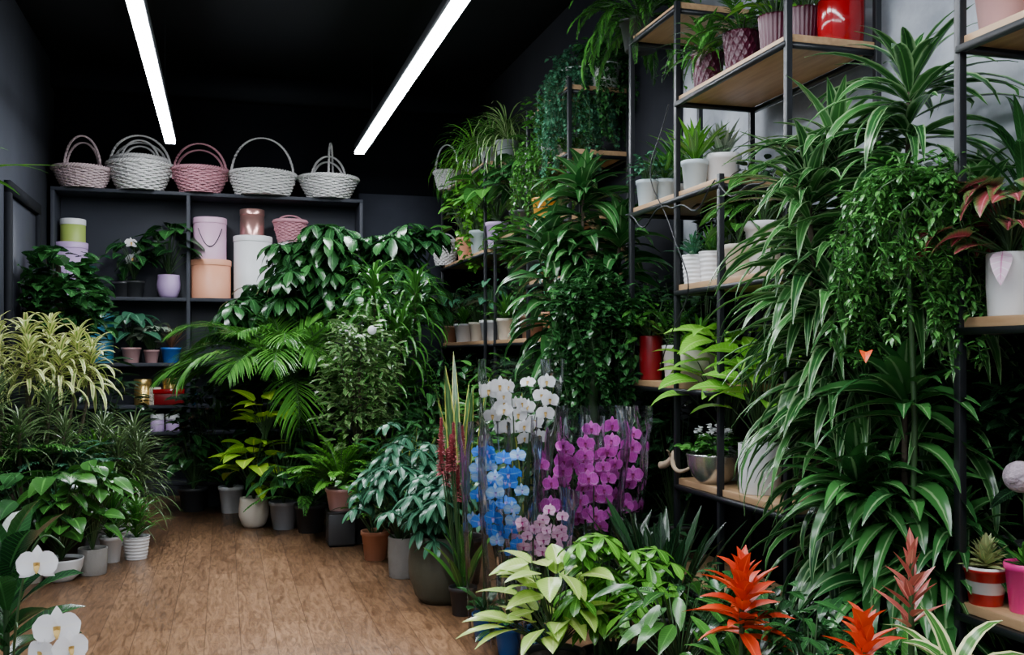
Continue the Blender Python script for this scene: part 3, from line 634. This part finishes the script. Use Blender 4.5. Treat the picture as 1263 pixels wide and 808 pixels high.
plant('potted_pony_tail','dense olive grassy plant with fine leaves','plant',free(152,6.35),('rings',.09,.15,'white'),
  lambda g,s:canes(g,s,[(-.12,0,.60),(.06,.05,.58),(-.02,-.1,.50),(.0,0,.34),(.1,-.05,.44)],140,.34,.011,droop=1.3,hh=.3,e0=.1),'olive','bark')
plant('potted_grass','small leafy plant in white ribbed pot','plant',flo(168,689),('rings',.078,.135,'white'),
  lambda g,s:rosette(g,70,.26,.018,.6,1.45,1.1,.14),'mid')
plant('potted_dracaena','green plant in small white pot','plant',flo(137,693),('taper',.065,.15,'white'),
  lambda g,s:rosette(g,40,.34,.035,.6,1.45,1.0,.16,prof='lance'),'mid')
plant('potted_philodendron','broad leaved plant in pale grey pot','plant',flo(114,708),('cyl',.078,.145,'concrete'),
  lambda g,s:stalks(g,s,36,.48,.15,.09,.20,'ovate',hmin=.45),'mid')
plant('potted_pothos','round leaved green plant in low white pot','plant',flo(76,716),('bowl',.11,.12,'white'),
  lambda g,s:stalks(g,s,60,.46,.14,.11,.24,'heart',hmin=.35),'mid')
plant('potted_philodendron','small leafy plant in cream pot by wall','plant',flo(36,718),('taper',.09,.15,'cream'),
  lambda g,s:stalks(g,s,50,.46,.14,.09,.22,'ovate',hmin=.3),'deep')
plant('potted_palm','parlour palm with fine feathery fronds','palm',free(8,5.9),('taper',.14,.25,'charcoal'),
  lambda g,s:frondset(g,s,26,.60,1.3,26,.13,.016,.8,1.4,z0=.15),'mid')
plant('potted_fern','green fern with dense low fronds','fern',free(78,6.0),('taper',.14,.3,'charcoal'),
  lambda g,s:frondset(g,s,46,.44,1.4,26,.07,.016,.5,1.4,z0=.14),'blueg')
plant('potted_shrub','dark leafy shrub behind grassy plants','plant',free(110,7.0),('taper',.14,.25,'charcoal'),
  lambda g,s:bush(g,s,190,.35,.5,.6,.14,.05,k=2),'dark')
plant('potted_rubber_plant','dark broad leaved plant beside white orchid','plant',free(8,2.9),('taper',.13,.22,'charcoal'),
  lambda g,s:(rosette(g,26,.32,.095,.3,1.35,.7,.32,.08,prof='obl',cols=5,seg=8),s.tube([(0,0,0),(0,0,.34)],.01,.008,6)),'deep')
# near white orchid on floor with explicit arching spike
L0=free(12,2.45)
e=top('potted_orchid','white orchid with large open blossoms and dark leaves','orchid',L0); addpot(e,'taper',.075,.18,'charcoal')
g,gs=G(),G(); rosette(g,9,.30,.085,.3,1.2,.9,.03,prof='obl',cols=5)
t=np.linspace(0,1,16)
gs.tube(np.stack([.13*t**2,-.04*t,.60*np.sin(t*1.9)/np.sin(1.57)],1),.004,.002,6)
gs.tube(np.stack([.05*t,-.18*t,.42*np.sin(t*1.75)],1),.004,.002,6)
obj('leaves',g.mesh('leaves',M['deep']),e,(0,0,.16)); obj('stems',gs.mesh('stems',M['stem']),e,(0,0,.16))
for px,py,tt,sz,fx in ((46,697,2.38,.092,.1),(70,776,2.26,.10,.25),(86,800,2.22,.08,.7),(52,806,2.24,.075,-.6)):
    a,b=dirs(px); p=(a*tt-L0[0],b*tt-L0[1],H+(439-py)/F*tt)
    put_flower(e,'white',p,(fx-.1,-1,.15),sz)
plant('potted_dracaena','tall leafy plant beside dark wall','plant',free(-48,4.9),('taper',.13,.3,'charcoal'),
  lambda g,s:(canes(g,s,[(0,0,2.0)],12,.40,.05,droop=.9,hh=.2,e0=.1,prof='lance'),g.leaves([(0,0,1.86),(0,0,1.80)],[.15,-.25],[.15,.5],.46,.045,[.1,1.0],'lance',8)),'bright','bark')

# ---------------------------------------------------------------- orchids
bp=('taper',.055,.11,'blue')
orchid('blue dyed orchid in clear sleeve and blue pot',flo(627,806),'blue blue pblue',2,.72,.078,9,bp,start=.46,lean=.03,arch=0.,jz=.05)
orchid('blue dyed orchid beside another in clear sleeve',flo(598,788),'blue blue blue pblue',2,.76,.072,9,bp,start=.48,lean=.02,arch=0.,jz=.05)
orchid('tall white orchid in crinkled clear sleeve',free(640,4.75),'white',5,1.02,.095,5,('taper',.06,.12,'white'),start=.74,lean=.09,jz=.16)
orchid('magenta orchid with many blossoms in clear sleeve',free(702,4.5),'mag',3,.76,.088,7,('taper',.06,.12,'white'),start=.52,lean=.06,jz=.2,off=(.35,.7))
orchid('magenta orchid with dense blossom spikes',free(731,4.4),'mag',3,.81,.088,8,('taper',.06,.12,'white'),start=.52,lean=.06,jz=.16,off=(.35,.7))
orchid('deep pink orchid in tall clear sleeve',free(760,4.6),'mag',3,.80,.088,7,('taper',.06,.12,'white'),start=.52,lean=.06,jz=.16,off=(.35,.7))
orchid('speckled pale pink orchid in clear sleeve',free(663,4.0),'spk',4,.50,.056,8,('taper',.055,.11,'blue'),start=.66,lean=.08,off=(.4,.9))
# ---------------------------------------------------------------- low front plants
plant('potted_aglaonema','aglaonema with large lime yellow leaves','plant',free(684,3.5),('taper',.11,.16,'charcoal'),
  lambda g,s:stalks(g,s,52,.32,.17,.085,.19,'ovate',cols=5,hmin=.3,el=.15,droop=.5),'agla')
plant('potted_money_tree','low pachira with bright palmate leaves','plant',free(758,3.5),('taper',.12,.16,'charcoal'),
  lambda g,s:(bush(g,s,34,.20,.12,.22,.12,.036,'obl',palm=6,droop=.8,lump=.4),bush(g,s,12,.10,.10,.36,.12,.036,'obl',palm=6,c=(-.06,0),droop=.7),bush(g,s,10,.10,.08,.30,.12,.036,'obl',palm=6,c=(.16,.05),droop=.7)),'bright')
plant('potted_snake_plant','dark snake plants in plastic wrap','plant',free(815,3.9),('taper',.12,.2,'nursery'),
  lambda g,s:rosette(g,26,.50,.05,1.1,1.5,.3,.02,prof='sword',spread=.1),'dark')
plant('potted_peace_lily','leafy green plant beside red bromeliad','plant',free(838,3.1),('taper',.12,.2,'nursery'),
  lambda g,s:stalks(g,s,40,.30,.15,.05,.22,'lance'),'mid')
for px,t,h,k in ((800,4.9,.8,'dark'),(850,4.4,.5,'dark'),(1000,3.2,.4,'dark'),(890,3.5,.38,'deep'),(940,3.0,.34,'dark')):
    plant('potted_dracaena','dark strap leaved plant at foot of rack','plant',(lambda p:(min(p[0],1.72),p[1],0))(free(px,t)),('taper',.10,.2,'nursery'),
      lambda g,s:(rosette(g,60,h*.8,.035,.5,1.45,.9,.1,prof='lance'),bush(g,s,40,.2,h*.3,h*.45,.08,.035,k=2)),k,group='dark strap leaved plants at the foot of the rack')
bn=top('display_bench','low black bench carrying bromeliads','bench',(1.37,2.05,0))
part(bn,'bench_top',(0,0,.235),(.95,.9,.03),POT['charcoal'],.004)
for x in (-.44,.44):
    for y in (-.41,.41): part(bn,'leg',(x,y,.11),(.04,.04,.22),M['metal'])
def brom(label,loc,key,z,L,n=26,W=.032,e0=.1,dr=.55):
    def f(g,s):
        rosette(g,22,.28,.035,.3,1.2,1.2,.04,cols=3)
        s.tube([(0,0,0),(0,0,z)],.008,.006,6)
    e=plant('potted_bromeliad',label,'bromeliad',loc,('taper',.07,.12,'charcoal'),f,'mid')
    g=G(); rosette(g,n,L,W,e0,1.45,dr,z*.5,z*.55,prof='lance',taper=.4,cols=3,fold=.5)
    obj('flower_bract',g.mesh('bract',M[key]),e,(0,0,.1)); return e
brom('bromeliad with large orange red bract star',free(915,2.45,.25),'brom',.29,.155,36,.040,-.1,.6)
brom('bromeliad with spreading orange red bracts',free(1066,2.15,.25),'brom',.24,.14,32,.036,-.1,.7)
brom('bromeliad with dusty pink upright bracts',free(1124,2.35,.25),'brompink',.36,.12,22,.026,.5,.2)
plant('potted_variegated_dracaena','cream edged strap leaved plant on bench','plant',free(1178,2.2,.25),('taper',.07,.16,'charcoal'),
  lambda g,s:rosette(g,26,.30,.045,.7,1.45,1.7,.06,cols=3),'varieg')
plant('potted_fern','green leafy plant behind bromeliads','fern',free(1000,2.5,.25),('taper',.08,.12,'nursery'),
  lambda g,s:bush(g,s,80,.17,.10,.14,.08,.03,'lance',k=2,droop=.9),'deep')

# ---------------------------------------------------------------- tall right dracaenas
dp=plant('potted_dracaena','tall multi cane dracaena with long glossy leaves','plant',(2.10,2.76,0),('taper',.17,.32,'charcoal'),
  lambda g,s:(column(g,s,.03,-.02,.9,1.78,150,.44,.056,cols=5),column(g,s,-.12,.16,.7,1.60,150,.44,.056,droop=1.4,cols=5),column(g,s,.10,-.22,.4,1.35,130,.40,.060,cols=5)),'drac','bark')
g=G(); g.leaves((0,0,0),-2.2,.1,.07,.035,1.3,'ovate',6,.4,0.,cols=5); obj('red_spathe',g.mesh('spathe',M['brom']),dp,(-.42,-.42,1.21))
plant('potted_dracaena','arching pale edged dracaena beside rack','plant',(1.90,2.80,0),('taper',.15,.30,'charcoal'),
  lambda g,s:(column(g,s,-.05,.08,.7,1.48,150,.42,.052,droop=1.5,cols=5),column(g,s,-.02,-.02,.3,1.10,130,.38,.055,cols=5)),'drac','bark')
plant('potted_dracaena','dark dracaena filling the gap between racks','plant',(2.15,2.98,0),('taper',.14,.26,'charcoal'),
  lambda g,s:(column(g,s,0,0,.2,1.5,220,.36,.060,crown=False)),'deep','bark')
plant('potted_dracaena','lower dracaena with broad pale ribbed leaves','plant',(1.93,2.50,0),('taper',.13,.26,'charcoal'),
  lambda g,s:(column(g,s,0,0,.05,.85,110,.34,.072,droop=1.3,cols=5),column(g,s,-.08,.12,.05,.60,80,.32,.07,droop=1.3,cols=5),column(g,s,.1,-.1,.1,.45,60,.28,.06)),'dracb','bark')
plant('potted_weeping_podocarpus','weeping plant with dense feathery small leaves','plant',(1.88,2.42,0),('taper',.10,.24,'charcoal'),
  lambda g,s:(s.tube([(0,0,0),(.02,0,.8),(-.01,0,1.5)],.010,.007,6),
   bush(g,s,200,.16,.11,1.46,.036,.013,'lance',k=5,zb=1.3,seg=3,rs=.0012,lump=.4),
   vines(g,s,90,.11,.52,.036,.013,1.48,prof='lance',dens=240,out=.11,wob=.05,lmin=.15)),'feather','stem')
# rack gap beyond
plant('potted_dracaena','tall glossy dracaena between racks','plant',(1.86,5.05,0),('taper',.17,.32,'charcoal'),
  lambda g,s:(column(g,s,0,0,1.2,1.82,90,.36,.085,cols=5,droop=1.3),column(g,s,-.18,.05,.9,1.5,80,.36,.08,cols=5),column(g,s,.16,-.12,1.0,1.55,80,.36,.08,cols=5)),'dracb','bark')
plant('potted_creeping_fig','tall stand of trailing small leaved vines','plant',(1.80,4.75,0),('taper',.15,.30,'charcoal'),
  lambda g,s:(s.tube([(0,0,0),(0,0,1.2)],.03,.03,7),bush(g,s,300,.24,.18,1.20,.05,.035,'ovate',k=3,zb=1.1,seg=3,rs=.001,lump=.3),vines(g,s,56,.2,.85,.055,.035,1.2,dens=100,out=.08)),'deep','stem')
plant('potted_anthurium','climbing dark broad leaved plant','plant',(1.72,4.98,0),('taper',.15,.30,'charcoal'),
  lambda g,s:bush(g,s,140,.22,.45,.55,.17,.06,'lance',k=2,droop=1.1),'deep')

# ---------------------------------------------------------------- rack plants
def sp(px,z,X,pot,kind,label,fn,lm,cat='plant',sm='stem',group=None): return plant(kind,label,cat,rk(px,z,X),pot,fn,lm,sm,group)
sp(790,2.8,2.1,('taper',.11,.16,'charcoal'),'hanging_fern','fern spilling over top of rack',lambda g,s:frondset(g,s,44,.48,2.2,30,.06,.016,.0,1.2),'mid','fern')
pg='patterned purple pots on the rack'
sp(873,2.37,2.05,('diamond',.068,.16,'purple'),'potted_fern','leafy plant in purple diamond patterned pot',lambda g,s:(rosette(g,44,.27,.03,.2,1.3,1.5,.06,prof='lance'),vines(g,s,10,.05,.2,.04,.02,.02)),'mid',group=pg)
sp(915,2.37,2.07,('diamond',.075,.17,'purple'),'potted_fern','green plant in purple quilted pot',lambda g,s:frondset(g,s,26,.28,1.6,18,.05,.016,.3,1.3),'mid',group=pg)
sp(957,2.37,2.08,('ribbed',.068,.16,'purple'),'potted_fern','trailing plant in ribbed purple pot',lambda g,s:bush(g,s,60,.14,.12,.14,.10,.04,k=2),'bright',group=pg)
sp(990,2.37,2.14,('ribbed',.068,.16,'purple'),'potted_fern','green plant in ribbed maroon pot',lambda g,s:bush(g,s,40,.14,.12,.14,.12,.05,k=2),'mid',group=pg)
sp(1037,2.37,2.24,('cyl',.088,.17,'red'),'potted_fern','green plant in glossy red pot',lambda g,s:bush(g,s,40,.14,.12,.14,.12,.05,k=2),'mid')
wg='small pale pots on the rack'
sp(798,1.94,2.02,('taper',.055,.13,'paleblue'),'potted_succulent','small succulent in pale grey pot',lambda g,s:bush(g,s,50,.09,.09,.09,.05,.025,k=2),'blueg',group=wg)
sp(820,1.94,2.12,('taper',.055,.14,'paleblue'),'potted_succulent','small leafy plant in pale blue pot',lambda g,s:rosette(g,40,.2,.02,.6,1.4,.7,.04),'mid',group=wg)
sp(857,1.94,2.07,('taper',.062,.15,'paleblue'),'potted_dieffenbachia','upright leafy plant in pale blue pot',lambda g,s:rosette(g,34,.26,.035,.7,1.45,.6,.06,prof='lance'),'bright',group=wg)
sp(891,1.94,2.2,('taper',.085,.18,'white'),'potted_aloe','grey green aloe in white pot',lambda g,s:rosette(g,26,.22,.035,.7,1.45,.2,.03,prof='lance'),'aloe',group=wg)
sp(835,1.94,2.25,('taper',.07,.14,'white'),'potted_dracaena','arching green plant behind pale pots',lambda g,s:rosette(g,60,.36,.03,.6,1.45,1.0,.1,prof='lance'),'mid',group=wg)
sp(856,1.52,2.02,('rings',.055,.13,'white'),'potted_succulent','small plant in white woven pot',lambda g,s:rosette(g,30,.14,.02,.4,1.4,.6,.03),'blueg',group=wg)
sp(878,1.52,2.07,('rings',.058,.14,'white'),'potted_succulent','small plant in white textured pot',lambda g,s:rosette(g,30,.16,.02,.6,1.4,.6,.03),'mid',group=wg)
sp(912,1.52,2.1,('taper',.066,.15,'cream'),'potted_calathea','leafy plant in cream pot',lambda g,s:stalks(g,s,14,.2,.13,.06,.1,'ovate'),'mid',group=wg)
sp(942,1.52,2.18,('taper',.08,.24,'white'),'potted_dieffenbachia','leafy plant in tall white pot',lambda g,s:stalks(g,s,20,.25,.16,.07,.15,'ovate'),'mid',group=wg)
sp(803,1.08,2.04,('cyl',.058,.22,'darkred'),'potted_dracaena','small green plant in tall dark red pot',lambda g,s:bush(g,s,40,.12,.1,.1,.1,.04,k=2),'mid')
sp(832,1.08,2.1,('taper',.06,.17,'white'),'potted_zz_plant','arching green plant in white pot',lambda g,s:frondset(g,s,12,.3,.8,12,.06,.025,.7,1.4),'mid',group=wg)
sp(862,1.08,2.1,('cyl',.085,.15,'cream'),'potted_spider_plant','green strap leaved plant in cream pot',lambda g,s:rosette(g,60,.22,.018,.6,1.4,1.0,.05),'mid',group=wg)
e=sp(880,.65,2.03,('bowl',.115,.13,'silver'),'potted_kalanchoe','low plant with white blooms in silver bowl',lambda g,s:bush(g,s,70,.11,.05,.05,.05,.035,k=2,m=0),'mid')
g=G(); bush(g,G(),40,.08,.03,.10,.022,.02,'round',k=3,seg=3); obj('blossoms',g.mesh('blossoms',M['pw']),e,(0,0,.12))
e=top('driftwood_branch','pale twisted driftwood branch beside silver bowl','branch',rk(840,.665,2.0))
g=G(); t=np.linspace(0,1,20); g.tube(np.stack([-.03+.03*np.sin(t*7),.16-.32*t,.02+.07*np.sin(t*4)**2],1),.018,.006,8); obj('main_branch',g.mesh('branch',M['drift']),e)
g=G(); g.tube(np.stack([-.02-.06*t,.02*np.sin(t*5),.06+.05*t],1),.010,.003,6); obj('twig',g.mesh('twig',M['drift']),e)
sp(937,.65,2.06,('cyl',.085,.20,'white'),'potted_dieffenbachia','bright broad leaved plant in white pot',lambda g,s:stalks(g,s,34,.38,.19,.10,.17,'ovate',cols=5,hmin=.4,el=.3,droop=.7),'dieff')
sp(900,.65,2.16,('taper',.08,.16,'white'),'potted_philodendron','bright green broad leaved plant behind silver bowl',lambda g,s:(stalks(g,s,44,.50,.22,.12,.20,'ovate',hmin=.4,cols=5,el=.2,droop=.8)),'dieff')
# near rack
sp(1236,2.086,2.1,('taper',.075,.16,'pink'),'potted_fern','green plant in pale pink pot',lambda g,s:bush(g,s,40,.12,.12,.14,.1,.05,k=2),'mid')
e=sp(1247,1.306,2.03,('cyl',.062,.17,'white'),'potted_begonia','burgundy and green leaved begonia in white pot',lambda g,s:stalks(g,s,60,.21,.12,.088,.17,'heart',cols=5,el=-.1,hmin=.15,droop=.9),'red')
g=G(); g.leaves((-.055,-.03,.17),-2.4,-.6,.11,.055,1.2,'ovate',6,.2,0.,cols=5); obj('pink_leaf',g.mesh('leaf',M['pp']),e)
sp(1262,1.306,2.22,('taper',.08,.16,'white'),'potted_dracaena','long leaved green plant behind begonia',lambda g,s:rosette(g,40,.40,.035,.4,1.45,1.4,.34,prof='lance'),'deep')
sp(1216,.519,2.01,('taper',.058,.105,'redwhite'),'potted_succulent','pale rosette succulent in red and white pot',lambda g,s:rosette(g,60,.085,.024,.1,1.4,.1,.05,prof='ovate',fold=.4),'succ')
pk=sp(1266,.519,2.05,('taper',.055,.13,'hotpink'),'potted_succulent','tiny plant in hot pink pot with bauble pick',lambda g,s:rosette(g,20,.08,.02,.2,1.4,.2,.03),'mid')
g=G(); g.tube([(0,0,.12),(-.01,0,.34)],.0025,.002,6); obj('pick',g.mesh('pick',M['stem']),pk)
g=G(); g.lathe([(.001+.042*math.sin(a),.36-.042*math.cos(a)) for a in np.linspace(0,math.pi,16)],24); obj('bauble',g.mesh('bauble',POT['bauble']),pk,(-.02,0,0))
for px,X in ((1226,2.24),(1285,2.22)):
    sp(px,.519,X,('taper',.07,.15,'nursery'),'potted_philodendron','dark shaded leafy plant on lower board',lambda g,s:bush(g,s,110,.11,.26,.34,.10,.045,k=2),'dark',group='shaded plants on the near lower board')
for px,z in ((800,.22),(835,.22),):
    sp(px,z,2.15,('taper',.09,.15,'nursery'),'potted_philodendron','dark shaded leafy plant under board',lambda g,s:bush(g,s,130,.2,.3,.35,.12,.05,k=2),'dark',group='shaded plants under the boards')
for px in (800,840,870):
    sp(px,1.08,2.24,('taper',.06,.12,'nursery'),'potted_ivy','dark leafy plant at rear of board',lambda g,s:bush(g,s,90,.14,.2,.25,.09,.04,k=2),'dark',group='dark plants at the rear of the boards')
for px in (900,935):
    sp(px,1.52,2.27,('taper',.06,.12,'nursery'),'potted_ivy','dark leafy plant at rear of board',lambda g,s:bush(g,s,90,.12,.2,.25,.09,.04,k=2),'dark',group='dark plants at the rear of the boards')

# far racks
vg='trailing plants on top of the far rack'
sp(712,2.81,2.08,('taper',.10,.14,'white'),'trailing_peperomia','curtain of tiny leaved trailing vines',lambda g,s:(bush(g,s,150,.16,.08,.08,.04,.025,k=3,seg=3),vines(g,s,90,.1,.62,.034,.022,0.,dens=160,out=.14)),'blueg',group=vg)
sp(685,2.43,2.02,('taper',.10,.14,'white'),'trailing_peperomia','trailing vines spilling over rack edge',lambda g,s:(bush(g,s,140,.18,.16,.18,.05,.03,k=3,seg=3),vines(g,s,60,.1,.45,.034,.022,0.,dens=150,out=.16)),'mid',group=vg)
sp(745,2.81,2.2,('taper',.10,.14,'white'),'trailing_peperomia','leafy dark trailing plant beside wall',lambda g,s:(bush(g,s,150,.16,.1,.1,.05,.03,k=3,seg=3),vines(g,s,50,.1,.45,.034,.022,0.,dens=130,out=.12)),'deep',group=vg)
sp(664,2.43,2.05,('taper',.10,.14,'white'),'potted_spider_plant','arching green plant on rack',lambda g,s:(rosette(g,60,.35,.015,.3,1.4,1.5,.05),vines(g,s,30,.1,.5,.04,.025,0.,dens=90,out=.12)),'mid')
for px,X,L,lm in ((563,2.1,.42,'mid'),(585,2.05,.58,'bright'),(605,2.05,.55,'mid'),(625,2.1,.55,'spider')):
    sp(px,2.73,X,('taper',.09,.13,'grey'),'potted_spider_plant','bushy spider plant with long arching leaves',lambda g,s:rosette(g,130,L,.013,.0,1.45,2.2,.08),lm,group='spider plants on the far rack')
sp(575,2.04,2.05,('taper',.09,.2,'peach'),'potted_philodendron','leafy plant in peach pot',lambda g,s:bush(g,s,60,.2,.25,.3,.12,.06,k=2),'mid')
sp(592,2.04,2.05,('taper',.09,.2,'paleblue'),'potted_philodendron','leafy plant in pale blue pot',lambda g,s:(bush(g,s,70,.2,.3,.35,.14,.06,k=2),vines(g,s,16,.1,.5,.07,.05,.2)),'bright')
sp(613,2.04,2.05,('taper',.09,.2,'lilac'),'potted_philodendron','leafy plant in lilac pot',lambda g,s:stalks(g,s,30,.5,.2,.13,.25),'mid')
sp(645,2.08,2.1,('taper',.10,.18,'charcoal'),'potted_calathea','broad leaved plant on rack',lambda g,s:stalks(g,s,34,.45,.22,.12,.28),'deep')
sp(672,2.08,2.02,('taper',.085,.15,'orange'),'potted_calathea','leafy plant in bright orange pot',lambda g,s:stalks(g,s,24,.3,.16,.08,.18,'lance',hmin=.8),'mid')
cols=['brown','white','cream','white','cream','brown','terracotta']
for i,(px,k) in enumerate(zip((555,573,589,606,624,657,682),cols)):
    f=[lambda g,s:stalks(g,s,26,.34,.14,.07,.18,'ovate'),lambda g,s:rosette(g,44,.3,.03,.3,1.4,.9,.06,prof='lance'),lambda g,s:bush(g,s,60,.15,.16,.2,.08,.04,k=2)][i%3]
    sp(px,1.32,2.04,('taper',.075+.02*(i%2),.16,k),'potted_calathea','small leafy plant in %s pot'%k,f,['blueg','mid','deep'][i%3],group='small pots on the far rack')
for px in (640,668):
    sp(px,1.70,2.1,('taper',.09,.16,'charcoal'),'potted_philodendron','dark leafy plant in charcoal pot',lambda g,s:bush(g,s,80,.2,.16,.2,.12,.05,k=2),'mid',group='dark pots on the far rack')
for px in (560,600,640,680):
    sp(px,.65,2.1,('taper',.09,.16,'charcoal'),'potted_philodendron','shaded leafy plant on low board',lambda g,s:bush(g,s,80,.22,.2,.25,.13,.06,k=2),'dark',group='plants on the low far boards')

# ---------------------------------------------------------------- camera, world
cam=bpy.data.cameras.new('camera'); co=bpy.data.objects.new('camera',cam); COL.objects.link(co)
co.location=(0,0,H); co.rotation_euler=(math.pi/2,0,-math.atan2(S,C)); cam.sensor_width=36; cam.lens=36*F/1263; cam.shift_y=35/1263; cam.clip_start=.05
bpy.context.scene.camera=co
w=bpy.data.worlds.new('world'); bpy.context.scene.world=w; w.use_nodes=True
w.node_tree.nodes['Background'].inputs[0].default_value=(.72,.84,1.,1); w.node_tree.nodes['Background'].inputs[1].default_value=.5
